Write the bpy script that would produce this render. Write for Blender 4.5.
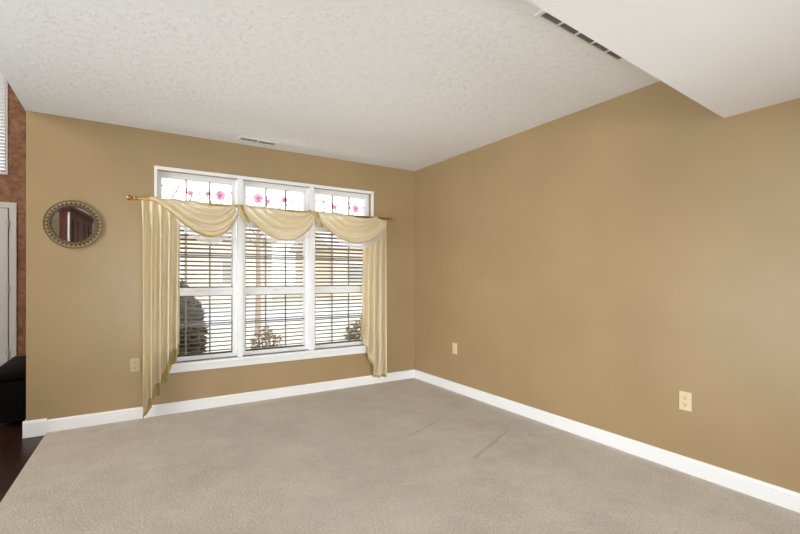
import bpy, bmesh, math, random
from mathutils import Vector, Matrix
for o in list(bpy.data.objects): bpy.data.objects.remove(o)
C = bpy.context.scene.collection
SC = bpy.context.scene
random.seed(7)
PI = math.pi

# ---------------------------------------------------------------- camera, world, lights, exposure
CAM = (-2.8825, -4.2599, 1.188)
cd = bpy.data.cameras.new('camera'); cam = bpy.data.objects.new('camera', cd); C.objects.link(cam)
cam.location = CAM; cam.rotation_euler = (PI/2, 0, -math.radians(32.171))
cd.sensor_width = 36.0; cd.lens = 434/800*36; cd.shift_y = 10/800; cd.clip_start = .02
SC.camera = cam

W = bpy.data.worlds.new('overcast_sky'); SC.world = W; W.use_nodes = True
nt = W.node_tree; nt.nodes.clear()
bo = nt.nodes.new('ShaderNodeOutputWorld'); bg = nt.nodes.new('ShaderNodeBackground')
tc = nt.nodes.new('ShaderNodeTexCoord'); sep = nt.nodes.new('ShaderNodeSeparateXYZ'); cr = nt.nodes.new('ShaderNodeValToRGB')
nt.links.new(tc.outputs['Generated'], sep.inputs[0]); nt.links.new(sep.outputs['Z'], cr.inputs[0])
cr.color_ramp.elements[0].position = 0.0; cr.color_ramp.elements[0].color = (1, .98, .95, 1)
cr.color_ramp.elements[1].position = .6; cr.color_ramp.elements[1].color = (.86, .93, 1, 1)
nt.links.new(cr.outputs[0], bg.inputs[0]); bg.inputs[1].default_value = 2.9
nt.links.new(bg.outputs[0], bo.inputs[0])

def area(name, loc, rot, sx, sy, power, col=(1, 1, 1)):
    l = bpy.data.lights.new(name, 'AREA'); l.shape = 'RECTANGLE'; l.size = sx; l.size_y = sy; l.energy = power; l.color = col
    o = bpy.data.objects.new(name, l); C.objects.link(o); o.location = loc; o.rotation_euler = rot
    return o
# added unseen fill lights standing in for daylight of the foyer and rear rooms
area('foyer_high_fill', (-6.9, -1.5, 3.6), (PI/2, 0, -PI/2+.5), 2.4, 2.2, 215, (1, .985, .96))  # added fill from the foyer side, away from the high window
l1 = area('foyer_low_fill', (-6.6, -2.2, .5), (PI/2+math.radians(20), 0, -PI/2-.03), 2.4, .9, 66, (.92, .96, 1)); l1.data.spread = math.radians(100)  # added upward fill that brightens the ceiling and right wall
l2 = area('rear_low_fill', (-1.7, -4.95, .5), (PI/2+math.radians(33), 0, 0), 1.8, .7, 9, (.92, .96, 1)); l2.data.spread = math.radians(90)  # added softbox behind the camera, lifts the ceiling
l3 = area('rear_fill', (-2.5, -6.9, 1.05), (PI/2-math.radians(4), 0, -.33), 1.0, .9, 24, (.94, .97, 1)); l3.data.spread = math.radians(60)  # added fill inside the rear room, aimed at the window wall
l4 = area('outside_sill_fill', (-1.62, 1.5, -.2), (PI/2+math.radians(58), 0, PI), 2.2, 1.0, 50, (1, .99, .97))  # added light hidden below the sill, brightens the ceiling by the window
area('side_fill', (-6.9, -5.5, 1.3), (PI/2, 0, -PI/2), 2.2, 1.9, 28, (1, .985, .96))  # added fill; this wall has no window
area('rear_down_fill', (-1.7, -5.0, 2.08), (0, 0, 0), 1.8, 1.2, 25, (.93, .97, 1))  # added downward fill, no fixture belongs to it

vs = SC.view_settings
vs.view_transform = 'Standard'; vs.look = 'None'; vs.gamma = 1; vs.use_curve_mapping = False; vs.exposure = 0.0

# ---------------------------------------------------------------- material helpers
def mat(name, col, rough=.5, metal=0., spec=.5):
    m = bpy.data.materials.new(name); m.use_nodes = True
    b = m.node_tree.nodes['Principled BSDF']
    b.inputs['Base Color'].default_value = (*col, 1); b.inputs['Roughness'].default_value = rough
    b.inputs['Metallic'].default_value = metal; b.inputs['Specular IOR Level'].default_value = spec
    return m
def N(m, t, **kw):
    n = m.node_tree.nodes.new(t)
    for k, v in kw.items(): setattr(n, k, v)
    return n
def L(m, a, b): m.node_tree.links.new(a, b)
def P(m): return m.node_tree.nodes['Principled BSDF']
def noise(m, scale, detail=4, rough=.5, vec=None):
    n = N(m, 'ShaderNodeTexNoise'); n.inputs['Scale'].default_value = scale; n.inputs['Detail'].default_value = detail
    n.inputs['Roughness'].default_value = rough
    if vec is None:
        t = N(m, 'ShaderNodeTexCoord'); vec = t.outputs['Object']
    L(m, vec, n.inputs['Vector']); return n
def ramp(m, src, stops):
    r = N(m, 'ShaderNodeValToRGB'); e = r.color_ramp.elements
    while len(e) < len(stops): e.new(.5)
    for i, (p, c) in enumerate(stops): e[i].position = p; e[i].color = (*c, 1) if len(c) == 3 else c
    L(m, src, r.inputs[0]); return r
def bump(m, h, strength, dist=.01, prev=None):
    b = N(m, 'ShaderNodeBump'); b.inputs['Strength'].default_value = strength; b.inputs['Distance'].default_value = dist
    L(m, h, b.inputs['Height'])
    if prev is not None: L(m, prev.outputs[0], b.inputs['Normal'])
    L(m, b.outputs[0], P(m).inputs['Normal']); return b
def mathn(m, op, a, b=None, c=None):
    n = N(m, 'ShaderNodeMath', operation=op)
    for i, v in enumerate((a, b, c)):
        if v is None: continue
        if isinstance(v, (int, float)): n.inputs[i].default_value = v
        else: L(m, v, n.inputs[i])
    return n.outputs[0]

# wall paint: roller orange-peel, faint mottling
def paint(name, col, rough=.42, spec=.35, var=.05, bs=.12):
    m = mat(name, col, rough, 0, spec)
    n = noise(m, 1.6, 5)
    lo = tuple(c*(1-var) for c in col); hi = tuple(min(1, c*(1+var)) for c in col)
    r = ramp(m, n.outputs['Fac'], [(.35, lo), (.65, hi)]); L(m, r.outputs[0], P(m).inputs['Base Color'])
    bump(m, noise(m, 90, 3).outputs['Fac'], bs, .004)
    return m
M = {}
M['tan'] = paint('tan_wall_paint', (.362, .255, .126), .38, .6)
M['cream'] = paint('cream_wall_paint', (.70, .62, .45))
M['soffit'] = paint('smooth_white_paint', (.80, .795, .78), .6, .2, .015, .05)
M['white'] = mat('white_trim_paint', (.86, .87, .875), .35)
M['vinyl'] = mat('white_window_vinyl', (.83, .84, .85), .35)
M['plate'] = mat('ivory_plastic', (.72, .60, .38), .4)
M['tanplate'] = mat('tan_plastic', (.50, .385, .23), .4)
M['dark'] = mat('dark_cavity', (.035, .033, .03), .7)
M['vent_dark'] = mat('grey_vent_louvre', (.26, .245, .225), .6)
M['brass'] = mat('aged_brass', (.62, .42, .13), .3, 1.)
M['ventwhite'] = mat('vent_white_enamel', (.74, .73, .70), .45)

# ceiling: stomped knock-down texture
m = mat('textured_white_ceiling', (.80, .795, .775), .75, 0, .2); M['ceil'] = m
t = N(m, 'ShaderNodeTexCoord'); w = noise(m, 5, 3, .5, t.outputs['Object'])
mp = N(m, 'ShaderNodeMixRGB'); mp.inputs[0].default_value = .22; L(m, t.outputs['Object'], mp.inputs[1]); L(m, w.outputs['Color'], mp.inputs[2])
n1 = noise(m, 58, 3, .6, mp.outputs[0])
a1 = mathn(m, 'ABSOLUTE', mathn(m, 'SUBTRACT', n1.outputs['Fac'], .5))
rid = ramp(m, a1, [(.0, (1, 1, 1)), (.035, (0, 0, 0))])
msk = ramp(m, noise(m, 27, 3, .55, t.outputs['Object']).outputs['Fac'], [(.48, (0, 0, 0)), (.60, (1, 1, 1))])
mul = mathn(m, 'MULTIPLY', rid.outputs[0], msk.outputs[0])
b0 = bump(m, mul, .38, .009)
bump(m, noise(m, 60, 3).outputs['Fac'], .12, .005, b0)

# carpet: beige cut pile, vacuum/foot marks, dents left by furniture with their shade painted in
m = mat('beige_carpet', (.50, .43, .36), .95, 0, .05); M['carpet'] = m
t = N(m, 'ShaderNodeTexCoord')
big = noise(m, 1.3, 5, .62, t.outputs['Object']); med = noise(m, 7, 4, .6, t.outputs['Object'])
mix = mathn(m, 'ADD', mathn(m, 'MULTIPLY', big.outputs['Fac'], .65), mathn(m, 'MULTIPLY', med.outputs['Fac'], .35))
fib = noise(m, 85, 3, .75, t.outputs['Object'])
mix2 = mathn(m, 'ADD', mathn(m, 'MULTIPLY', mix, .45), mathn(m, 'MULTIPLY', fib.outputs['Fac'], .55))
sepc = N(m, 'ShaderNodeSeparateXYZ'); L(m, t.outputs['Object'], sepc.inputs[0])
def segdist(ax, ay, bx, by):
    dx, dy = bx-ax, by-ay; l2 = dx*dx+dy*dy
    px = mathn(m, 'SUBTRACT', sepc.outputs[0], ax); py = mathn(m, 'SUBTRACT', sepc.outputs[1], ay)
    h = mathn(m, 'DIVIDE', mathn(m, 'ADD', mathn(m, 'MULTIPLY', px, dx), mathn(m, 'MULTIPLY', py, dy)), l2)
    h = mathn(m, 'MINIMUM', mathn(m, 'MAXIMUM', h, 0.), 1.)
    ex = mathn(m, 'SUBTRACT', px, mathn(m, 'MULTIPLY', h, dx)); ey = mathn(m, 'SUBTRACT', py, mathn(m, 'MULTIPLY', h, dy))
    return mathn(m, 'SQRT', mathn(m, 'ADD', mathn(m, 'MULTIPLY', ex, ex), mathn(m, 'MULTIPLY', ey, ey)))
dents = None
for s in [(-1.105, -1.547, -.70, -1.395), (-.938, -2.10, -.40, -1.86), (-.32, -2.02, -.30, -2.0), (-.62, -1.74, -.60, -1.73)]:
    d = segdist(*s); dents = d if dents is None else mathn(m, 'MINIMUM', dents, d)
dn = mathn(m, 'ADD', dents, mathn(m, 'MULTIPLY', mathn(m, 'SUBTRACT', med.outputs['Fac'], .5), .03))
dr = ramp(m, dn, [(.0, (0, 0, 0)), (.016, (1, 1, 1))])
base = ramp(m, mix2, [(.36, (.385, .33, .27)), (.50, (.54, .48, .408)), (.64, (.67, .61, .53))])
dm = N(m, 'ShaderNodeMixRGB'); dm.inputs[1].default_value = (.37, .31, .255, 1)  # darker tint puts the shade of the dents into the colour
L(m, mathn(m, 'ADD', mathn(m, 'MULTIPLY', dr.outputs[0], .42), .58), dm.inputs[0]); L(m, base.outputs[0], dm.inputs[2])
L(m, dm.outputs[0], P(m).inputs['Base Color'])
P(m).inputs['Sheen Weight'].default_value = .15
b0 = bump(m, fib.outputs['Fac'], .5, .012)
b1 = bump(m, med.outputs['Fac'], .25, .02, b0)
bump(m, dr.outputs[0], .5, .012, b1)

# dark stained plank floor
m = mat('dark_wood_floor', (.03, .012, .009), .35, 0, .2); M['wood'] = m
t = N(m, 'ShaderNodeTexCoord'); br = N(m, 'ShaderNodeTexBrick'); mpg = N(m, 'ShaderNodeMapping')
mpg.inputs['Rotation'].default_value = (0, 0, PI/2); L(m, t.outputs['Object'], mpg.inputs[0]); L(m, mpg.outputs[0], br.inputs[0])
br.inputs['Scale'].default_value = 1; br.inputs['Brick Width'].default_value = 1.1; br.inputs['Row Height'].default_value = .09
br.inputs['Mortar Size'].default_value = .0012
br.inputs['Color1'].default_value = (.034, .012, .009, 1); br.inputs['Color2'].default_value = (.022, .008, .006, 1); br.inputs['Mortar'].default_value = (.006, .003, .002, 1)
L(m, br.outputs[0], P(m).inputs['Base Color']); bump(m, noise(m, 30, 3).outputs['Fac'], .05, .003)

# sponge-painted brown foyer wall
m = mat('sponged_brown_plaster', (.25, .13, .06), .6); M['sponge'] = m
n = noise(m, 14, 6, .7)
r = ramp(m, n.outputs['Fac'], [(.35, (.22, .095, .042)), (.5, (.34, .165, .078)), (.62, (.43, .23, .12))]); L(m, r.outputs[0], P(m).inputs['Base Color'])
bump(m, n.outputs['Fac'], .3, .008)

m = mat('mahogany', (.12, .035, .02), .65, 0, .15); M['mahog'] = m
t = N(m, 'ShaderNodeTexCoord'); mpg = N(m, 'ShaderNodeMapping'); mpg.inputs['Scale'].default_value = (14, 14, 1.2); L(m, t.outputs['Object'], mpg.inputs[0])
r = ramp(m, noise(m, 2, 5, .6, mpg.outputs[0]).outputs['Fac'], [(.3, (.062, .022, .013)), (.7, (.13, .05, .03))]); L(m, r.outputs[0], P(m).inputs['Base Color'])
m = mat('espresso_leather', (.003, .0022, .002), .6, 0, .08); M['leather'] = m
bump(m, noise(m, 120, 2).outputs['Fac'], .15, .002)
m = mat('mirror_silver', (.9, .9, .9), .02, 1.); M['mirror'] = m
m = mat('blind_slat', (.125, .074, .036), .5); M['slat'] = m  # white slats; their backlit darkness is put into the colour
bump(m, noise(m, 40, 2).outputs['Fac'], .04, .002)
M['muntin'] = mat('backlit_dark_muntin', (.20, .18, .15), .5)  # white muntins, coloured dark to stand in for backlit shade
M['shade_strip'] = mat('black_shade_strip', (.02, .018, .016), .6)  # dark strip drawn for the shadow gap beside each pane
M['cord'] = mat('blind_cord', (.16, .13, .10), .7)

# clear glass that daylight passes through
def glass(name, tint=(1, 1, 1), gl=.006):
    m = bpy.data.materials.new(name); m.use_nodes = True; q = m.node_tree; q.nodes.clear()
    o = q.nodes.new('ShaderNodeOutputMaterial'); tr = q.nodes.new('ShaderNodeBsdfTransparent'); g = q.nodes.new('ShaderNodeBsdfGlossy'); x = q.nodes.new('ShaderNodeMixShader')
    tr.inputs[0].default_value = (*tint, 1); g.inputs['Roughness'].default_value = .03; x.inputs[0].default_value = gl
    q.links.new(tr.outputs[0], x.inputs[1]); q.links.new(g.outputs[0], x.inputs[2]); q.links.new(x.outputs[0], o.inputs[0]); return m
M['glass'] = glass('window_glass')
M['pink'] = glass('pink_rose_film', (.45, .20, .28), .04)
M['pinkdeep'] = glass('deep_pink_rose_film', (.85, .30, .42), .04)
M['stem'] = mat('grey_violet_film_line', (.50, .48, .54), .6)

# sheer cloth: diffuse + translucent + a little see-through, with a fine weave
def cloth(name, col, trans, sheer):
    m = bpy.data.materials.new(name); m.use_nodes = True; q = m.node_tree; q.nodes.clear()
    o = q.nodes.new('ShaderNodeOutputMaterial'); d = q.nodes.new('ShaderNodeBsdfDiffuse'); tl = q.nodes.new('ShaderNodeBsdfTranslucent')
    x = q.nodes.new('ShaderNodeMixShader'); y = q.nodes.new('ShaderNodeMixShader'); tr = q.nodes.new('ShaderNodeBsdfTransparent')
    n = q.nodes.new('ShaderNodeTexNoise'); n.inputs['Scale'].default_value = 220; tcx = q.nodes.new('ShaderNodeTexCoord'); r = q.nodes.new('ShaderNodeValToRGB')
    r.color_ramp.elements[0].position = .35; r.color_ramp.elements[0].color = (*[c*.98 for c in col], 1)
    r.color_ramp.elements[1].position = .65; r.color_ramp.elements[1].color = (*[min(1, c*1.015) for c in col], 1)
    q.links.new(tcx.outputs['Object'], n.inputs['Vector']); q.links.new(n.outputs['Fac'], r.inputs[0])
    q.links.new(r.outputs[0], d.inputs[0]); q.links.new(r.outputs[0], tl.inputs[0])
    x.inputs[0].default_value = trans; y.inputs[0].default_value = sheer
    q.links.new(d.outputs[0], x.inputs[1]); q.links.new(tl.outputs[0], x.inputs[2])
    q.links.new(x.outputs[0], y.inputs[1]); q.links.new(tr.outputs[0], y.inputs[2]); q.links.new(y.outputs[0], o.inputs[0]); return m
M['scarf'] = cloth('cream_sheer_cloth', (.84, .735, .515), .30, .06)
M['lace'] = cloth('white_lace_cloth', (.88, .88, .87), .5, .42)
M['trim'] = cloth('olive_gold_sheer_band', (.56, .43, .20), .25, .05)

# ---------------------------------------------------------------- mesh helpers
class MB:
    def __init__(s): s.bm = bmesh.new()
    def box(s, x0, y0, z0, x1, y1, z1, bev=0.):
        r = bmesh.ops.create_cube(s.bm, size=1)
        for v in r['verts']:
            v.co = Vector(((x0+x1)/2+v.co.x*(x1-x0), (y0+y1)/2+v.co.y*(y1-y0), (z0+z1)/2+v.co.z*(z1-z0)))
        if bev > 0:
            es = list({e for v in r['verts'] for e in v.link_edges})
            bmesh.ops.bevel(s.bm, geom=es, offset=bev, segments=2, profile=.5, affect='EDGES')
        return s
    def tube(s, pts, rad, seg=8, cap=True):
        pts = [Vector(p) for p in pts]; rings = []
        rr = rad if isinstance(rad, (list, tuple)) else [rad]*len(pts)
        for i, p in enumerate(pts):
            d = (pts[min(i+1, len(pts)-1)]-pts[max(i-1, 0)]).normalized()
            up = Vector((0, 0, 1)) if abs(d.z) < .9 else Vector((0, 1, 0))
            a = d.cross(up).normalized(); b = d.cross(a)
            rings.append([s.bm.verts.new(p+(a*math.cos(2*PI*k/seg)+b*math.sin(2*PI*k/seg))*rr[i]) for k in range(seg)])
        for i in range(len(rings)-1):
            for k in range(seg):
                s.bm.faces.new((rings[i][k], rings[i][(k+1) % seg], rings[i+1][(k+1) % seg], rings[i+1][k]))
        if cap:
            s.bm.faces.new(rings[0]); s.bm.faces.new(rings[-1][::-1])
        return s
    def lathe(s, prof, org, axis, seg=24):           # prof = [(r, h)] along axis
        org = Vector(org); d = Vector(axis).normalized(); up = Vector((0, 0, 1)) if abs(d.z) < .9 else Vector((1, 0, 0))
        a = d.cross(up).normalized(); b = d.cross(a); rings = []
        for r, h in prof:
            rings.append([s.bm.verts.new(org+d*h+(a*math.cos(2*PI*k/seg)+b*math.sin(2*PI*k/seg))*max(r, 1e-4)) for k in range(seg)])
        for i in range(len(rings)-1):
            for k in range(seg):
                s.bm.faces.new((rings[i][k], rings[i][(k+1) % seg], rings[i+1][(k+1) % seg], rings[i+1][k]))
        s.bm.faces.new(rings[0]); s.bm.faces.new(rings[-1][::-1]); return s
    def prism(s, prof, p0, p1, mapf):                # extrude a closed 2D profile between two stations
        A = [s.bm.verts.new(mapf(p0, q)) for q in prof]; B = [s.bm.verts.new(mapf(p1, q)) for q in prof]; n = len(prof)
        for i in range(n): s.bm.faces.new((A[i], A[(i+1) % n], B[(i+1) % n], B[i]))
        s.bm.faces.new(A[::-1]); s.bm.faces.new(B); return s
    def grid(s, f, nu, nv):
        V = [[s.bm.verts.new(f(i/nu, j/nv)) for j in range(nv+1)] for i in range(nu+1)]
        for i in range(nu):
            for j in range(nv): s.bm.faces.new((V[i][j], V[i+1][j], V[i+1][j+1], V[i][j+1]))
        return s
    def build(s, name, m, parent=None, smooth=False, world=True):
        bmesh.ops.recalc_face_normals(s.bm, faces=s.bm.faces[:])
        me = bpy.data.meshes.new(name); s.bm.to_mesh(me); s.bm.free(); me.materials.append(m)
        if smooth:
            for p in me.polygons: p.use_smooth = True
        o = bpy.data.objects.new(name, me); C.objects.link(o)
        if parent is not None:
            o.parent = parent
            if world:                                 # geometry was written in room coordinates
                me.transform(Matrix.Translation(-Vector(base_of(parent))))
        return o
BASE = {}
def base_of(o):
    p = Vector((0, 0, 0))
    while o is not None: p += Vector(o.location); o = o.parent
    return p
def tag(o, label=None, cat=None, group=None, kind=None):
    if label: o['label'] = label
    if cat: o['category'] = cat
    if group: o['group'] = group
    if kind: o['kind'] = kind
    return o
def empty(name, loc=(0, 0, 0)):
    o = bpy.data.objects.new(name, None); o.empty_display_size = .05; C.objects.link(o); o.location = loc; return o
def S(o, label, cat): return tag(o, label, cat, kind='structure')
def wall_boxes(u0, u1, z0, z1, holes):
    us = sorted({u0, u1, *[h[0] for h in holes], *[h[1] for h in holes]}); zs = sorted({z0, z1, *[h[2] for h in holes], *[h[3] for h in holes]})
    for i in range(len(us)-1):
        for j in range(len(zs)-1):
            cu, cz = (us[i]+us[i+1])/2, (zs[j]+zs[j+1])/2
            if not any(h[0] < cu < h[1] and h[2] < cz < h[3] for h in holes): yield us[i], us[i+1], zs[j], zs[j+1]
def wall_y(name, m, x0, x1, z0, z1, y0, y1, holes=()):
    b = MB()
    for a, c, d, e in wall_boxes(x0, x1, z0, z1, holes): b.box(a, y0, d, c, y1, e)
    bmesh.ops.remove_doubles(b.bm, verts=b.bm.verts[:], dist=1e-5); return b.build(name, m)
def wall_x(name, m, y0, y1, z0, z1, x0, x1, holes=()):
    b = MB()
    for a, c, d, e in wall_boxes(y0, y1, z0, z1, holes): b.box(x0, a, d, x1, c, e)
    bmesh.ops.remove_doubles(b.bm, verts=b.bm.verts[:], dist=1e-5); return b.build(name, m)

# ---------------------------------------------------------------- the setting
H = 2.44; HB = 2.095; XL = -3.525; HF = 5.2
WX0, WX1, WZ0, WZ1 = -2.663, -.588, .438, 2.110          # rough opening of the triple window
S(wall_y('wall_front', M['tan'], XL, .15, -.02, H, 0, .14, [(WX0, WX1, WZ0, WZ1)]), 'tan painted wall with the triple window', 'wall')
S(wall_x('wall_right', M['tan'], -8.1, 0, -.02, H, 0, .15), 'plain tan painted wall with two ivory outlets', 'wall')
def slab(pts, z0, z1):
    b = MB(); A = [b.bm.verts.new((x, y, z0)) for x, y in pts]; B = [b.bm.verts.new((x, y, z1)) for x, y in pts]; n = len(pts)
    for i in range(n): b.bm.faces.new((A[i], A[(i+1) % n], B[(i+1) % n], B[i]))
    b.bm.faces.new(A[::-1]); b.bm.faces.new(B); return b
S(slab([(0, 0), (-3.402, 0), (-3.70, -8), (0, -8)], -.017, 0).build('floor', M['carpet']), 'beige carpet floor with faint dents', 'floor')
S(MB().box(-7, -8, -.08, -3.35, 0, -.018).box(-7, 0, -.08, XL, 2.9, -.018).build('floor_wood', M['wood']), 'dark espresso wood floor beside the carpet', 'floor')
S(MB().box(XL-.005, -8, H, .15, .14, H+.2).build('ceiling', M['ceil']), 'white textured ceiling', 'ceiling')
S(MB().box(-7, -8, H, XL-.006, -3.6, H+.2).build('ceiling_rear', M['soffit']), 'plain white ceiling of the rear hall', 'ceiling')
S(slab([(0, -3.146), (0, -8), (-3.2, -8), (-3.2, -3.381)], HB, H-.001).build('ceiling_soffit', M['soffit']), 'smooth white lowered ceiling at upper right', 'ceiling')
S(wall_y('wall_rear', M['cream'], -7.1, 0, -.08, 2.6, -8.14, -8, [(-2.2, -.4, .3, 1.3)]), 'cream rear wall with an opening added to let in sky light', 'wall')  # unseen opening added and sized for the light it lets in
S(wall_x('wall_left', M['cream'], -8.1, 3.0, -.08, HF, -7.14, -7), 'cream foyer side wall', 'wall')
S(wall_x('wall_upper', M['sponge'], -3.6, 0.14, H+.22, HF, XL+.02, XL+.14), 'upper foyer wall above the ceiling edge', 'wall')
S(wall_y('wall_upper_rear', M['cream'], -7, XL+.14, 2.6, HF, -3.72, -3.6), 'upper foyer rear wall', 'wall')
S(wall_x('wall_foyer_side', M['sponge'], .14, 3.0, -.08, HF, XL, XL+.12), 'brown sponge painted side wall of the foyer', 'wall')
S(MB().box(-7.14, -3.72, HF, XL+.14, 3.1, HF+.1).build('ceiling_foyer', M['soffit']), 'high foyer ceiling', 'ceiling')
FX0, FX1, FZ0, FZ1 = -5.12, -4.150, 2.475, 4.2
S(wall_y('wall_foyer', M['sponge'], -7.1, XL+.12, -.08, HF, 2.9, 3.04, [(FX0, FX1, FZ0, FZ1)]), 'brown sponge painted foyer wall beyond the room', 'wall')

# baseboards: stepped profile with a rounded cap
bbp = [(0, 0), (.016, 0), (.016, .058), (.0145, .062), (.0145, .078), (.010, .088), (.006, .094), (0, .094)]
bx = MB().prism(bbp, XL, 0, lambda x, q: (x, -q[0], q[1])).build('baseboard_front', M['white'])
S(bx, 'white baseboard under the window', 'baseboard')
S(MB().prism(bbp, -8, -.0, lambda y, q: (-q[0], y, q[1])).build('baseboard_right', M['white']), 'white baseboard along the right wall', 'baseboard')
bw = [(0, -.018), (.018, -.018), (.018, .086), (.014, .097), (.008, .105), (0, .105)]
be = MB().prism(bw, XL-.018, -3.402, lambda x, q: (x, -.0-q[0], q[1])); be.prism(bw, 0, .14, lambda y, q: (XL-q[0], y, q[1]))
S(be.build('baseboard_end', M['white']), 'taller white baseboard wrapping the wall end above wood floor', 'baseboard')
S(MB().prism(bw, -7, -5.12, lambda x, q: (x, 2.9-q[0], q[1])).prism(bw, -4.05, XL, lambda x, q: (x, 2.9-q[0], q[1])).build('baseboard_foyer', M['white']), 'white baseboard on the foyer wall', 'baseboard')

# window trim: thin casing, mullion covers, stool and apron
tr = MB()
cw = .022
tr.box(WX0-cw, -.014, WZ0, WX0, .0, WZ1+cw, .003); tr.box(WX1, -.014, WZ0, WX1+cw+.012, 0, WZ1+cw, .003)
tr.box(WX0-cw, -.016, WZ1, WX1+cw+.012, 0, WZ1+cw+.008, .004)
for xm in (-1.979, -1.273): tr.box(xm-.024, -.004, WZ0, xm+.024, .05, WZ1, .003)
to = S(tr.build('trim_1', M['white']), 'white casing around the triple window', 'window trim')
MB().box(WX0-.035, -.045, WZ0-.026, WX1+.035, .0, WZ0, .005).box(WX0, -.005, WZ0-.026, WX1, .14, WZ0, .0).build('stool', M['white'], to)
MB().box(WX0-.02, -.018, WZ0-.085, WX1+.02, 0, WZ0-.026, .004).build('apron', M['white'], to)

CX = [-2.334, -1.6245, -.922]; GH = .2965; OPH = .327
side = ['at the curtain tail reaching the floor', 'in the middle of the three', 'nearest the room corner']
TZ0, TZ1 = 1.81, 2.066
for k, cx in enumerate(CX):
    w_ = empty('window_%d' % (k+1), (cx, .06, WZ0)); S(w_, 'white double hung window with transom, ' + side[k], 'window')
    x0, x1 = cx-OPH, cx+OPH
    f = MB()
    f.box(x0, .045, WZ0, cx-GH, .13, WZ1, .002).box(cx+GH, .045, WZ0, x1 if k < 2 else WX1, .13, WZ1, .002)
    f.box(cx-GH, .045, TZ1, cx+GH, .13, WZ1, .002).box(cx-GH, .045, 1.70, cx+GH, .13, TZ0, .002).box(cx-GH, .045, WZ0, cx+GH, .13, .468, .002)
    f.build('frame', M['vinyl'], w_)
    # stepped glazing stops round the transom
    g = MB()
    for (a, z0, c, z1) in [(cx-GH, TZ0, cx-GH+.006, TZ1), (cx+GH-.006, TZ0, cx+GH, TZ1), (cx-GH, TZ1-.006, cx+GH, TZ1), (cx-GH, TZ0, cx+GH, TZ0+.006)]:
        g.box(a, .052, z0, c, .075, z1, .002)
    g.build('transom_stop', M['vinyl'], w_)
    s1 = MB().box(cx-GH, .05, 1.018, cx+GH, .085, 1.060, .003).box(cx-GH, .05, .468, cx+GH, .08, .476).build('lower_sash', M['vinyl'], w_)
    s2 = MB().box(cx-GH, .054, 1.060, cx+GH, .085, 1.090, .003).box(cx-GH, .05, 1.688, cx+GH, .08, 1.70).build('upper_sash', M['vinyl'], w_)
    MB().box(cx-.03, .042, 1.062, cx+.03, .07, 1.074, .003).build('sash_lock', M['vinyl'], s1)
    MB().box(cx-GH, .064, .47, cx+GH, .067, 1.03).build('pane', M['glass'], s1)
    MB().box(cx-GH, .064, 1.08, cx+GH, .067, 1.70).build('pane', M['glass'], s2)
    MB().box(cx-GH, .064, TZ0, cx+GH, .067, TZ1).build('transom_pane', M['glass'], w_)
    lm = MB(); um = MB(); tm = MB()
    for q in (-1, 1):
        xx = cx+q*GH/3
        lm.box(xx-.006, .069, .49, xx+.006, .076, 1.03); um.box(xx-.006, .069, 1.08, xx+.006, .076, 1.70); tm.box(xx-.006, .056, TZ0, xx+.005, .076, TZ1)
    lm.box(cx-GH, .069, .752, cx+GH, .076, .766); um.box(cx-GH, .069, 1.38, cx+GH, .076, 1.394)
    lm.build('muntin', M['muntin'], s1); um.build('muntin', M['muntin'], s2)
    MB().box(cx-GH, .058, .474, cx-GH+.007, .064, 1.02).box(cx-GH, .058, .476, cx+GH, .064, .481).build('shade_strip', M['shade_strip'], s1)  # thin dark strips in place of shading at the pane edge
    MB().box(cx-GH, .058, 1.09, cx-GH+.005, .064, 1.69).box(cx-GH, .058, 1.090, cx+GH, .064, 1.094).build('shade_strip', M['shade_strip'], s2)
    tm.build('transom_muntin', M['muntin'], w_)
    # rose film on the transom
    rose = MB(); deep = MB(); line = MB()
    spots = {0: [(.19, 1.95, .045), (-.065, 1.945, .026), (.085, 1.955, .022)], 1: [(-.175, 1.955, .047), (-.08, 1.93, .022), (.085, 1.965, .03)], 2: [(.18, 1.945, .042), (-.075, 1.94, .027), (-.20, 1.985, .02)]}[k]
    for (dx, zz, rr) in spots:
        n_ = 40                                        # flat cling film: scalloped petals round a deeper centre
        ro = [rr*(1+.10*math.sin(a*5*2*PI/n_)) for a in range(n_)]
        def P_(r, a): return (cx+dx+r*math.cos(a*2*PI/n_), .0632, zz+r*math.sin(a*2*PI/n_))
        O = [rose.bm.verts.new(P_(ro[a], a)) for a in range(n_)]; I = [rose.bm.verts.new(P_(rr*(.52+.08*math.cos(a*.9)), a)) for a in range(n_)]
        K = [rose.bm.verts.new(P_(rr*(.40+.08*math.cos(a*.9)), a)) for a in range(n_)]
        D = [deep.bm.verts.new(P_(rr*(.34+.06*math.cos(a*.9)), a)) for a in range(n_)]
        rose.bm.faces.new(O)
        for v in D: v.co.y -= .0003
        deep.bm.faces.new(D)
        for v in I+K: rose.bm.verts.remove(v)
    for dx in (-.0975, .0975):
        deep.box(cx+dx-.0065, .0545, 1.935, cx+dx+.0065, .0557, 1.985)
    rng = random.Random(k+3)
    for q in range(-3, 4):
        x_ = cx+q*.088+rng.uniform(-.02, .02); pts = []
        h = rng.uniform(.6, 1)
        for i in range(9):
            u = i/8; pts.append((x_+.035*math.sin(u*3.2+q)+.02*u*q*.3, .0620, TZ0+.015+u*.21*h))
        line.tube(pts, .0050, 6)
        for i in (3, 5, 7):
            p = pts[i]; sgn = 1 if i % 2 else -1
            line.tube([p, (p[0]+sgn*.014, .0618, p[2]+.012), (p[0]+sgn*.03, .0618, p[2]+.008)], .0042, 5)
    rf = rose.build('rose_film', M['pink'], w_); tag(rf, 'pink rose film on the transom glass')
    deep.build('rose_centre', M['pinkdeep'], rf); line.build('stem_film', M['stem'], rf)

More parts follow.
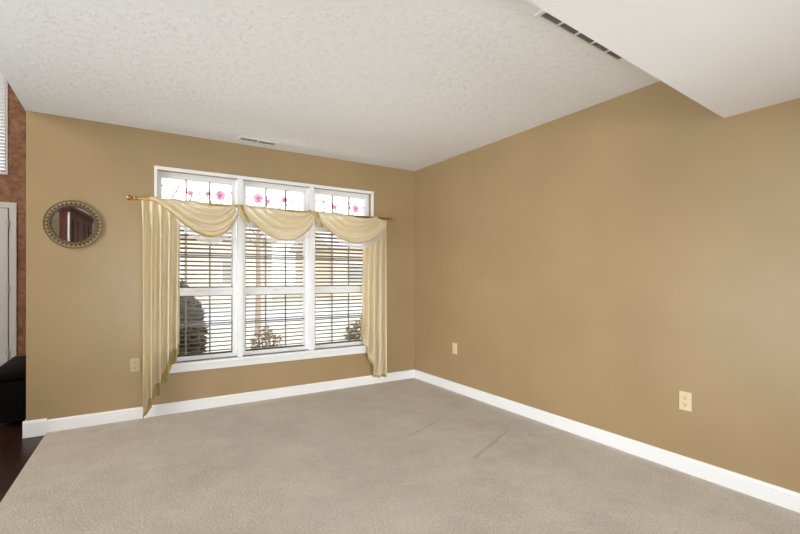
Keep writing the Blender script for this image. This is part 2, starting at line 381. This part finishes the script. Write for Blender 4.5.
# ---------------------------------------------------------------- horizontal blinds
PITCH = .0395; TILT = -math.radians(23)
BY = .106
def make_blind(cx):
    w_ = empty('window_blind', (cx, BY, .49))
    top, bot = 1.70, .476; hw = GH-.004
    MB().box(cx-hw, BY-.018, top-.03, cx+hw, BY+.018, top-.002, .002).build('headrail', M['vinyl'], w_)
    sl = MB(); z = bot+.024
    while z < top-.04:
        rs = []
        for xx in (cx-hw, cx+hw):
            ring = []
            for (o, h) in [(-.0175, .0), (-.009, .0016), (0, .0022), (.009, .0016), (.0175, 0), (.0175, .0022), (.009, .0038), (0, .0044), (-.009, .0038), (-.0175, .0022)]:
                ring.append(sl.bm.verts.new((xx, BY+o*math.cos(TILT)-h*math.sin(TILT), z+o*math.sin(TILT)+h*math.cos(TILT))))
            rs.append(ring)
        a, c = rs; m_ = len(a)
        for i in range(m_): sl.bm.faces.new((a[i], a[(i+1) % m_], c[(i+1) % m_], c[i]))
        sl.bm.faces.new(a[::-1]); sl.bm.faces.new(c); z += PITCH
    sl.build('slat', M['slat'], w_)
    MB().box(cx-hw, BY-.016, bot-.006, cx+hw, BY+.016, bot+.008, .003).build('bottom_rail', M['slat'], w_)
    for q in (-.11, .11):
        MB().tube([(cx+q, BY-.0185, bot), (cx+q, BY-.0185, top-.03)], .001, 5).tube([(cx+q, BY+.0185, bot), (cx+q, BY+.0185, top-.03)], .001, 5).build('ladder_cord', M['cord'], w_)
    return w_
lab = ['open slatted blind in the window beside the long floor-length curtain tail', 'open slatted blind in the middle window of three', 'open slatted blind in the window nearest the room corner']
proto = make_blind(CX[0])
for k in range(3):
    o = proto
    if k:
        o = proto.copy(); C.objects.link(o); o.location.x = CX[k]
        for ch in list(proto.children):
            c = ch.copy(); C.objects.link(c); c.parent = o
    tag(o, lab[k], 'window blind', 'horizontal blinds of the triple window')

# ---------------------------------------------------------------- curtain rod
RY, RZ, RR = -.10, 1.834, .0105
rod = empty('curtain_rod', (-1.6, RY, RZ)); tag(rod, 'gold curtain rod with knob finials above the triple window', 'curtain rod')
MB().tube([(-2.818, RY, RZ), (-.405, RY, RZ)], RR, 14).build('pole', M['brass'], rod, True)
def finial(x, s):
    return MB().lathe([(.0115, 0), (.016, .004), (.016, .012), (.010, .018), (.009, .024), (.017, .034), (.022, .046), (.021, .058), (.013, .068), (.006, .073), (.002, .076)], (x, RY, RZ), (s, 0, 0), 18)
M['finial'] = mat('bronze_gold_finial', (.55, .27, .08), .35, .85)
finial(-2.818, -1).build('finial', M['finial'], rod, True); finial(-.405, 1).build('finial', M['finial'], rod, True)
for x in (-2.68, -1.62, -.50):
    MB().box(x-.012, -.006, RZ-.035, x+.012, 0, RZ+.035, .003).tube([(x, -.004, RZ-.014), (x, RY, RZ-.014)], .006, 8).tube([(x-.007, RY, RZ-.013), (x+.007, RY, RZ-.013)], .008, 8).build('bracket', M['brass'], rod)

# ---------------------------------------------------------------- window scarf: three swags and two cascading tails
scarf = empty('window_scarf', (-1.6, RY, RZ-.1))
tag(scarf, 'cream sheer window scarf draped in three swags over the gold rod', 'curtain')
def sm(a): return a*a*(3-2*a)
def fold(a):                                            # slow bulge outwards, then a quick tuck back under
    a -= math.floor(a)
    return sm(a/.76) if a < .76 else 1-sm((a-.76)/.24)
def swag_f(xl, xr, spreadL, spreadR, sag, skew, v0, v1, seed):
    def f(u, v):
        vv = v0+(v1-v0)*v
        XLv = xl+spreadL*(1-vv)**1.1; XRv = xr-spreadR*(1-vv)
        pre = .10
        rr = RR+.006+.004*math.sin(vv*17+seed)+.005*vv
        low = .085*max(0, vv-.35)/.65
        if u < pre or u > 1-pre:                       # wraps over the rod at both ends
            e = (pre-u)/pre if u < pre else (u-(1-pre))/pre
            ang = e*2.6
            x = (XLv if u < pre else XRv)+(-.004 if u < pre else .004)*e
            return Vector((x, RY-rr*math.cos(ang), RZ+rr*math.sin(ang)-(0 if u < pre else low)))
        w = (u-pre)/(1-2*pre)
        x = XLv+(XRv-XLv)*w
        w2 = w**(1+(skew-1)*vv)
        c = 1-abs(2*w2-1)**2.1
        z = RZ-(.014+(sag-.014)*vv**1.08)*c-low*sm(max(0, min(1, (w-.45)/.55)))*(1-.75*c)
        fo = fold(vv*4.3+.35*math.sin(2.2*w+seed)+.2*seed)
        env = min(1, c*1.25)
        y = RY-rr-.030*c*vv*(1-.3*vv)-.046*env*(fo-.35)
        z -= .007*env*(fo-.5)
        return Vector((x, y, z))
    return f
swags = [(-2.743, -2.022, .40, .055, .292, 1.62), (-2.032, -1.285, .36, .055, .294, 1.2), (-1.338, -.458, .42, .16, .287, 1.12)]
for i, (xl, xr, sl_, sr_, sg, sk) in enumerate(swags):
    a = MB().grid(swag_f(xl, xr, sl_, sr_, sg, sk, 0, .965 if i else .93, i*1.7), 90, 110).build('swag', M['scarf'], scarf, True)
    MB().grid(swag_f(xl, xr, sl_, sr_, sg, sk, .965 if i else .93, 1.0, i*1.7), 90, 4).build('hem_band', M['trim'], a, True)
    ef = swag_f(xl, xr, sl_, sr_, sg, sk, 0, 1, i*1.7)               # white lace fringe under the lower edge
    def ff(u, v, ef=ef):
        p = ef(.30+.60*u, 1.0); d = .060*min(1, 6*u, 6*(1-u))*(1+.10*math.sin(u*PI*34))
        return Vector((p.x, p.y+.004+.006*v, p.z+.004-d*v))
    MB().grid(ff, 136, 6).build('lace_fringe', M['lace'], a, True)
# folded-back band hanging at each gather
for (x, dx) in ((-2.015, .075), (-1.285, .07)):
    def tf(u, v, x=x, dx=dx):
        w = .056*(1-.1*v); px = x-.022+dx*v+w*u
        return Vector((px, RY-.030-.012*math.sin(u*PI*1.5)+.01*v, RZ+.014-.155*v-.012*(1-u)*v))
    MB().grid(tf, 8, 12).build('gather_band', M['trim'], scarf, True)
def interp(tab, s):
    for (a, za), (b_, zb) in zip(tab, tab[1:]):
        if s <= b_: return za+(zb-za)*((s-a)/(b_-a) if b_ > a else 0)
    return tab[-1][1]
def tail_f(xt0, xt1, xb0, xb1, hem, nf, t0, t1, ph, band):
    def f(s, t):
        zb = interp(hem, s)
        ztop = RZ-.006
        zlo = zb+band
        z = (ztop+(zlo-ztop)*(t0+(t1-t0)*t)) if not (t0 == t1) else zlo-band*t
        g = min(1, (ztop-z)/.25)
        q = min(1, max(0, (ztop-z)/1.75))
        x = (xt0+(xt1-xt0)*s)*(1-q)+(xb0+(xb1-xb0)*s)*q
        tri = math.sin(s*2*PI*nf+ph+.5*math.sin(z*2.1)); tri = math.copysign(abs(tri)**.75, tri)
        y = RY+.012-(.008+.026*sm(g))*tri-.012*math.sin(s*9+z*1.3)*g*.4
        x += .009*math.cos(s*2*PI*nf+ph)*g
        return Vector((x, y, z))
    return f
hemL = [(0, .045), (.12, .055), (.17, .16), (.30, .20), (.36, .27), (.52, .31), (.60, .39), (.66, .50), (.80, .55), (1, .60)]
hemR = [(0, .60), (.10, .55), (.14, .45), (.30, .39), (.36, .31), (.46, .23), (.52, .16), (.58, .095), (1, .10)]
L_ = (-2.782, -2.485, -2.780, -2.497); R_ = (-.735, -.437, -.764, -.432)
hemL2 = [(0, .022), (.14, .03), (.20, .09), (.30, .14), (.42, .19), (.52, .235), (.62, .29), (.74, .35), (.80, .43), (1, .52)]
hemR2 = [(0, .56), (.12, .48), (.26, .37), (.38, .27), (.48, .18), (.56, .08), (1, .075)]
for (X4, hem, hem2, nf, ph) in ((L_, hemL, hemL2, 4.6, .4), (R_, hemR, hemR2, 4.3, 1.3)):
    a = MB().grid(tail_f(*X4, hem, nf, 0, 1, ph, .012), 110, 60).build('tail', M['scarf'], scarf, True)
    MB().grid(tail_f(*X4, hem, nf, 1, 1, ph, .012), 110, 2).build('hem_band', M['trim'], a, True)
    b = MB().grid(tail_f(*X4, hem2, nf, .8, 1, ph, 0), 110, 24)      # lining seen below the hem
    for v in b.bm.verts: v.co.y += .012
    b.build('tail_lining', M['trim'], scarf, True)

# ---------------------------------------------------------------- round wall mirror
MX, MZ = -3.238, 1.601
mi = empty('wall_mirror', (MX, 0, MZ)); tag(mi, 'round wall mirror in a gold openwork zigzag frame', 'mirror')
M['wire'] = mat('antique_gold_wire', (.20, .13, .06), .5, .3)
M['bead'] = mat('dark_bronze_bead', (.016, .007, .006), .35)
M['backing'] = mat('frame_backing', (.42, .32, .17), .6)
M['umber'] = mat('frame_umber_inlay', (.085, .05, .03), .5)
def annulus(r0, r1, y0, y1, seg=64):
    b = MB(); V = []
    for k in range(seg):
        a = 2*PI*k/seg; c, s_ = math.cos(a), math.sin(a)
        V.append([b.bm.verts.new((MX+r*c, y, MZ+r*s_)) for r, y in ((r0, y0), (r1, y0), (r1, y1), (r0, y1))])
    for k in range(seg):
        A, B = V[k], V[(k+1) % seg]
        for i in range(4): b.bm.faces.new((A[i], A[(i+1) % 4], B[(i+1) % 4], B[i]))
    return b
fr_ = annulus(.131, .185, -.010, -.001).build('frame', M['backing'], mi)
def ringpts(r, y, n=64): return [(MX+r*math.cos(2*PI*k/n), y, MZ+r*math.sin(2*PI*k/n)) for k in range(n+1)]
b = MB().tube(ringpts(.185, -.012), .0042, 6, False).tube(ringpts(.149, -.013), .0035, 6, False)
NZ = 36
for k in range(NZ):
    a0, a1, a2 = [2*PI*(k+q)/NZ for q in (0, .5, 1)]
    pa = (MX+.150*math.cos(a0), -.014, MZ+.150*math.sin(a0)); pb = (MX+.185*math.cos(a1), -.014, MZ+.185*math.sin(a1)); pc = (MX+.150*math.cos(a2), -.014, MZ+.150*math.sin(a2))
    b.tube([pa, pb, pc], .0024, 5)
b.build('zigzag_wire', M['wire'], fr_)
b = MB()
for k in range(NZ):
    a0, a1, a2 = [2*PI*(k+q)/NZ for q in (.14, .5, .86)]
    vs_ = [(MX+.155*math.cos(a0), MZ+.155*math.sin(a0)), (MX+.155*math.cos(a2), MZ+.155*math.sin(a2)), (MX+.175*math.cos(a1), MZ+.175*math.sin(a1))]
    A_ = [b.bm.verts.new((x, -.0105, z)) for x, z in vs_]; B_ = [b.bm.verts.new((x, -.0128, z)) for x, z in vs_]
    for i in range(3): b.bm.faces.new((A_[i], A_[(i+1) % 3], B_[(i+1) % 3], B_[i]))
    b.bm.faces.new(B_); b.bm.faces.new(A_[::-1])
b.build('inlay', M['umber'], fr_)
b = MB()
for k in range(56):
    a = 2*PI*k/56; b.lathe([(.001, -.0055), (.0045, -.003), (.006, 0), (.0045, .003), (.001, .0055)], (MX+.1405*math.cos(a), -.014, MZ+.1405*math.sin(a)), (0, 1, 0), 8)
b.build('bead_ring', M['bead'], mi)
MB().lathe([(.136, 0), (.136, .004)], (MX, -.012, MZ), (0, 1, 0), 64).build('mirror_glass', M['mirror'], mi)

# ---------------------------------------------------------------- outlets
def make_outlet(loc, rz, pm):
    r = empty('wall_outlet', (0, 0, 0))
    MB().box(-.035, -.006, -.057, .035, 0, .057, .003).build('cover_plate', pm, r)
    for zc in (-.0195, .0195):
        s = MB().lathe([(.0165, 0), (.0165, .003), (.0150, .0040)], (0, -.005, zc), (0, -1, 0), 20).build('socket', pm, r)
        MB().box(-.0085, -.0098, zc-.001, -.0055, -.0085, zc+.008).box(.0055, -.0098, zc, .0085, -.0085, zc+.007).box(-.003, -.0098, zc-.010, .003, -.0085, zc-.005).build('slot', M['dark'], s)
    MB().lathe([(.0032, 0), (.0032, .0015)], (0, -.006, 0), (0, -1, 0), 10).build('screw', pm, r)
    r.location = loc; r.rotation_euler = (0, 0, rz); return r
def dup(src, loc, rz):
    r = src.copy(); C.objects.link(r); r.location = loc; r.rotation_euler = (0, 0, rz)
    for ch in list(src.children):
        c = ch.copy(); C.objects.link(c); c.parent = r
        for g in list(ch.children):
            d = g.copy(); C.objects.link(d); d.parent = c
    return r
o1 = make_outlet((-2.826, 0, .451), 0, M['tanplate']); tag(o1, 'tan double outlet on the window wall beside the long curtain tail', 'outlet', 'wall outlets')
# the right wall faces -x, so its outlets turn a quarter
o2 = make_outlet((0, -.750, .446), -PI/2, M['plate']); tag(o2, 'ivory outlet on the right wall close to the room corner', 'outlet', 'wall outlets')
o3 = dup(o2, (0, -2.947, .432), -PI/2); tag(o3, 'ivory outlet on the right wall nearer the lowered ceiling, far from the window', 'outlet', 'wall outlets')

# ---------------------------------------------------------------- ceiling registers
def register(name, x0, x1, y0, y1, cells, margin, label):
    r = empty(name, ((x0+x1)/2, (y0+y1)/2, H)); tag(r, label, 'vent')
    b = MB(); z0 = H-.012; slots = []
    n = cells; gap = .014; wv = (x1-x0-2*margin-gap*(n-1))/n
    xs = [x0+margin+i*(wv+gap) for i in range(n)]
    b.box(x0, y0, z0, x1, y0+margin, H, .003).box(x0, y1-margin, z0, x1, y1, H, .003)
    b.box(x0, y0+margin, z0, x0+margin, y1-margin, H).box(x1-margin, y0+margin, z0, x1, y1-margin, H)
    for i in range(n-1): b.box(xs[i]+wv, y0+margin, z0+.002, xs[i]+wv+gap, y1-margin, H)
    b.build('frame', M['ventwhite'], r)
    for x in xs:
        g = MB().box(x, y0+margin, H-.003, x+wv, y1-margin, H-.0015)
        k = 0; y = y0+margin+.006
        while y < y1-margin-.003:
            g.box(x, y-.0015, H-.009, x+wv, y+.0015, H-.003); y += .009
        g.build('louvre', M['vent_dark'], r)
    return r
cv = register('ceiling_vent', -2.040, -1.690, -.250, -.142, 2, .021, 'small white ceiling vent with two dark slots above the window')
lv = register('linear_ceiling_vent', -1.240, -.482, -2.922, -2.826, 5, .020, 'long white ceiling vent with five dark slots by the lowered ceiling')
lv.rotation_euler.z = math.radians(3.6); cv.rotation_euler.z = math.radians(3)

# ---------------------------------------------------------------- foyer: door, high window, bench, cabinet seen in the mirror
d = empty('door_1', (-4.585, 2.9, 0)); S(d, 'white door in the brown foyer wall', 'door')
dx0, dx1 = -5.04, -4.13
sl = MB().box(dx0, 2.86, -.012, dx1, 2.895, 2.035, .002)
for (a, c) in ((dx0+.11, -4.64), (-4.53, dx1-.11)):
    for (z0, z1) in ((.22, .85), (1.0, 1.6), (1.70, 1.92)):
        sl.box(a, 2.852, z0, c, 2.862, z1, .004); sl.box(a+.03, 2.847, z0+.03, c-.03, 2.855, z1-.03, .003)
sl = sl.build('slab', M['white'], d)
for z in (.25, 1.05, 1.85): MB().tube([(dx1+.004, 2.852, z-.045), (dx1+.004, 2.852, z+.045)], .007, 8).box(dx1-.02, 2.857, z-.045, dx1+.004, 2.861, z+.045).build('hinge', M['ventwhite'], sl)
MB().lathe([(.026, 0), (.026, .006), (.010, .010), (.010, .035), (.025, .045), (.027, .058), (.016, .068)], (dx0+.07, 2.862, .95), (0, -1, 0), 18).build('knob', M['brass'], sl, True)
MB().box(dx1+.008, 2.875, -.018, dx1+.08, 2.9, 2.043, .004).box(dx0-.08, 2.875, -.018, dx0-.008, 2.9, 2.043, .004).box(dx0-.08, 2.875, 2.043, dx1+.08, 2.9, 2.115, .004).build('casing', M['white'], d)
w4 = empty('window_4', ((FX0+FX1)/2, 2.95, FZ0)); S(w4, 'high white foyer window above the door', 'window')
MB().box(FX0-.016, 2.885, FZ0-.022, FX1+.016, 2.9, FZ0, .003).box(FX0-.016, 2.885, FZ0, FX0, 2.9, FZ1, .003).box(FX1, 2.885, FZ0, FX1+.016, 2.9, FZ1, .003).box(FX0-.016, 2.885, FZ1, FX1+.016, 2.9, FZ1+.02, .003).build('casing', M['white'], w4)
MB().box(FX0, 2.95, FZ0, FX0+.025, 3.02, FZ1).box(FX1-.025, 2.95, FZ0, FX1, 3.02, FZ1).box(FX0+.025, 2.95, FZ0, FX1-.025, 3.02, FZ0+.03).box(FX0+.025, 2.95, FZ1-.03, FX1-.025, 3.02, FZ1).build('frame', M['vinyl'], w4)
MB().box(FX0+.025, 2.985, FZ0+.03, FX1-.025, 2.989, FZ1-.03).build('pane', M['glass'], w4)
fb = empty('foyer_blind', ((FX0+FX1)/2, 2.93, FZ0)); tag(fb, 'white slatted blind in the high foyer window above the white door', 'window blind')
sl = MB(); z = FZ0+.03; ti = -math.radians(34)
M['slatwhite'] = cloth('white_blind_slat', (.88, .88, .88), .38, 0)
while z < FZ1-.05:
    b_ = bmesh.ops.create_cube(sl.bm, size=1)
    for v in b_['verts']:
        x, y, zz = v.co.x*(FX1-FX0-.012), v.co.y*.048, v.co.z*.003
        v.co = Vector(((FX0+FX1)/2+x, 2.925+y*math.cos(ti)-zz*math.sin(ti), z+y*math.sin(ti)+zz*math.cos(ti)))
    z += .042
sl.build('slat', M['slatwhite'], fb)
MB().box(FX0+.006, 2.902, FZ1-.045, FX1-.006, 2.948, FZ1-.002).build('headrail', M['vinyl'], fb)
MB().box(FX0+.006, 2.903, FZ0+.002, FX1-.006, 2.947, FZ0+.016).build('bottom_rail', M['vinyl'], fb)

bn = empty('storage_bench', (-3.665, .75, -.018)); tag(bn, 'low black upholstered storage bench on the dark foyer floor', 'bench')
def bench_box(b, x0, y0, z0, x1, y1, z1, bev): return b.box(x0, y0, z0, x1, y1, z1, bev)
MB().box(-3.79, .32, .03, -3.535, 1.20, .36, .008).build('body', M['leather'], bn)
MB().box(-3.80, .30, .365, -3.53, 1.22, .43, .012).build('cushioned_lid', M['leather'], bn, True)
for (x, y) in ((-3.76, .36), (-3.56, .36), (-3.76, 1.16), (-3.56, 1.16)):
    MB().lathe([(.018, -.018), (.022, .03)], (x, y, 0), (0, 0, 1), 12).build('foot', M['dark'], bn)

cb = empty('armoire', (-3.535, -2.93, 0)); tag(cb, 'tall mahogany panelled cabinet with crown, reflected in the round mirror', 'cabinet')
def cbox(b, l0, d0, z0, l1, d1, z1, bev=0): b.box(d0, -l1, z0, d1, -l0, z1, bev); return b   # local: length along -y, front faces +x
MB().box(-.10, -1.25, -.0, 0, 0, 2.10, .004).build('carcass', M['mahog'], cb, world=False)
for (l0, l1) in ((.02, .62), (.63, 1.23)):
    b = cbox(MB(), l0, 0, .10, l1, .022, 2.06, .003); 
    dr_ = b.build('door', M['mahog'], cb, world=False)
    b = MB()
    for (z0, z1) in ((.22, 1.42), (1.56, 1.98)):
        wv = (l1-l0-.22)/2
        for i in range(2):
            a = l0+.08+i*(wv+.06); cbox(b, a, .018, z0, a+wv, .034, z1, .010)
    b.build('raised_panel', M['mahog'], dr_, world=False)
    cbox(MB(), (l1-.04 if l0 < .1 else l0+.03), .022, 1.05, (l1-.03 if l0 < .1 else l0+.04), .045, 1.18, .003).build('handle', M['brass'], dr_, world=False)
MB().box(-.12, -1.28, 2.06, .03, .03, 2.10, .006).box(-.14, -1.30, 2.10, .06, .05, 2.14, .006).build('crown', M['mahog'], cb, world=False)
MB().box(-.006, -.012, 0, .012, .010, 2.10, .002).build('edge_highlight', M['white'], cb, world=False)  # white strip painting the highlight on the cabinet corner
cb.rotation_euler.z = math.radians(7.8); cb.location.z = -.018

# ---------------------------------------------------------------- outside the windows
m = mat('lawn', (.5, .48, .4), .9); r = ramp(m, noise(m, 3, 5).outputs['Fac'], [(.3, (.40, .39, .30)), (.7, (.58, .55, .46))]); L(m, r.outputs[0], P(m).inputs['Base Color'])
S(MB().box(-60, .2, -.8, 60, 80, -.25).build('ground_lawn', m), 'pale lawn outside', 'ground')
S(MB().box(-60, 9, -.25, 60, 15, -.235).build('street', mat('pale_street', (.55, .54, .52), .9)), 'pale street beyond the lawn', 'street')
M['siding'] = mat('beige_siding', (.80, .70, .58), .8); wv = N(M['siding'], 'ShaderNodeTexWave', bands_direction='Z'); wv.inputs['Scale'].default_value = 4
bump(M['siding'], wv.outputs['Fac'], .3, .02)
M['house_glass'] = mat('pale_curtained_glass', (.42, .40, .38), .2)
M['roof'] = mat('pale_shingle', (.55, .50, .46), .9)
def house(x0, x1, y, h, label):
    hs = empty('house', ((x0+x1)/2, y, -.25)); tag(hs, label, 'house', 'houses across the street')
    MB().box(x0, y, -.25, x1, y+8, h).build('body', M['siding'], hs)
    MB().prism([(y-.5, h-.05), (y+8.5, h-.05), (y+4, h+2.2)], x0-.5, x1+.5, lambda x, q: (x, q[0], q[1])).build('roof', M['roof'], hs)
    n = int((x1-x0)//3.2)
    for i in range(n):
        xc = x0+1.6+i*3.2
        f = MB().box(xc-.6, y-.06, .8, xc+.6, y, 2.2).build('window', M['white'], hs)
        MB().box(xc-.5, y-.07, .9, xc+.5, y-.058, 2.1).build('pane', M['house_glass'], f)
house(-9, 4.5, 22, 3.4, 'beige sided house across the street, seen through the blind slats')
house(9, 21, 23, 3.2, 'second beige house across the street, farther toward the corner side')
def shrub(loc, rx, rz_, n, label, col, seed, leaf=.05):
    rg = random.Random(seed); r = empty('shrub', loc); tag(r, label, 'shrub', None)
    m = mat('shrub_leaf', col, .7); b = MB(); st = MB()
    for i in range(n):
        th = rg.uniform(0, 2*PI); ph = math.acos(rg.uniform(-1, 1)); q = rg.uniform(.35, 1)**.5
        c = Vector((rx*q*math.sin(ph)*math.cos(th), rx*.8*q*math.sin(ph)*math.sin(th), rz_*(1+q*math.cos(ph))))
        a = Vector((rg.uniform(-1, 1), rg.uniform(-1, 1), rg.uniform(-.3, 1))).normalized()*leaf; s_ = a.orthogonal().normalized()*leaf*.35; k = a.cross(s_).normalized()*leaf*.06
        V = [b.bm.verts.new(p) for p in (c-a, c+s_+k, c+a, c-s_+k)]; b.bm.faces.new(V)
    for i in range(7):
        th = i*.9; st.tube([(0, 0, 0), (rx*.3*math.cos(th), rx*.3*math.sin(th), rz_*.8), (rx*.6*math.cos(th), rx*.5*math.sin(th), rz_*1.5)], [.014, .009, .004], 5)
    b.build('foliage', m, r, world=False); st.build('stem', M['mahog'], r, world=False)
shrub((-2.66, 1.2, -.25), .56, .76, 7500, 'dark evergreen shrub outside the window beside the long curtain tail', (.07, .058, .032), 1, .06)
shrub((.15, 1.5, -.25), .40, .42, 1400, 'low brown shrub outside the window nearest the corner', (.22, .16, .09), 2, .04)
shrub((-1.15, 2.2, -.25), .25, .36, 400, 'sparse small shrub outside the middle window', (.22, .15, .08), 3, .04)
def tree(loc, h, label, seed):
    rg = random.Random(seed); r = empty('bare_tree', loc); tag(r, label, 'tree')
    b = MB(); tips = []
    b.tube([(0, 0, 0), (.02, .01, h*.4), (0, 0, h*.8), (.03, 0, h)], [.085, .07, .055, .03], 10)
    for i in range(9):
        th = i*2.4; z0 = h*(.72+.03*i); r1 = rg.uniform(.25, .45)
        p1 = Vector((r1*.5*math.cos(th), r1*.5*math.sin(th), z0+.16)); p2 = Vector((r1*math.cos(th+.2), r1*math.sin(th+.2), z0+.42))
        b.tube([(.01, 0, z0), p1, p2], [.022, .015, .006], 6)
    b.build('trunk', mat('bark', (.46, .36, .29), .9), r, world=False)
tree((-.19, 6.5, -.25), 2.9, 'bare young tree on the lawn outside the middle window', 5)
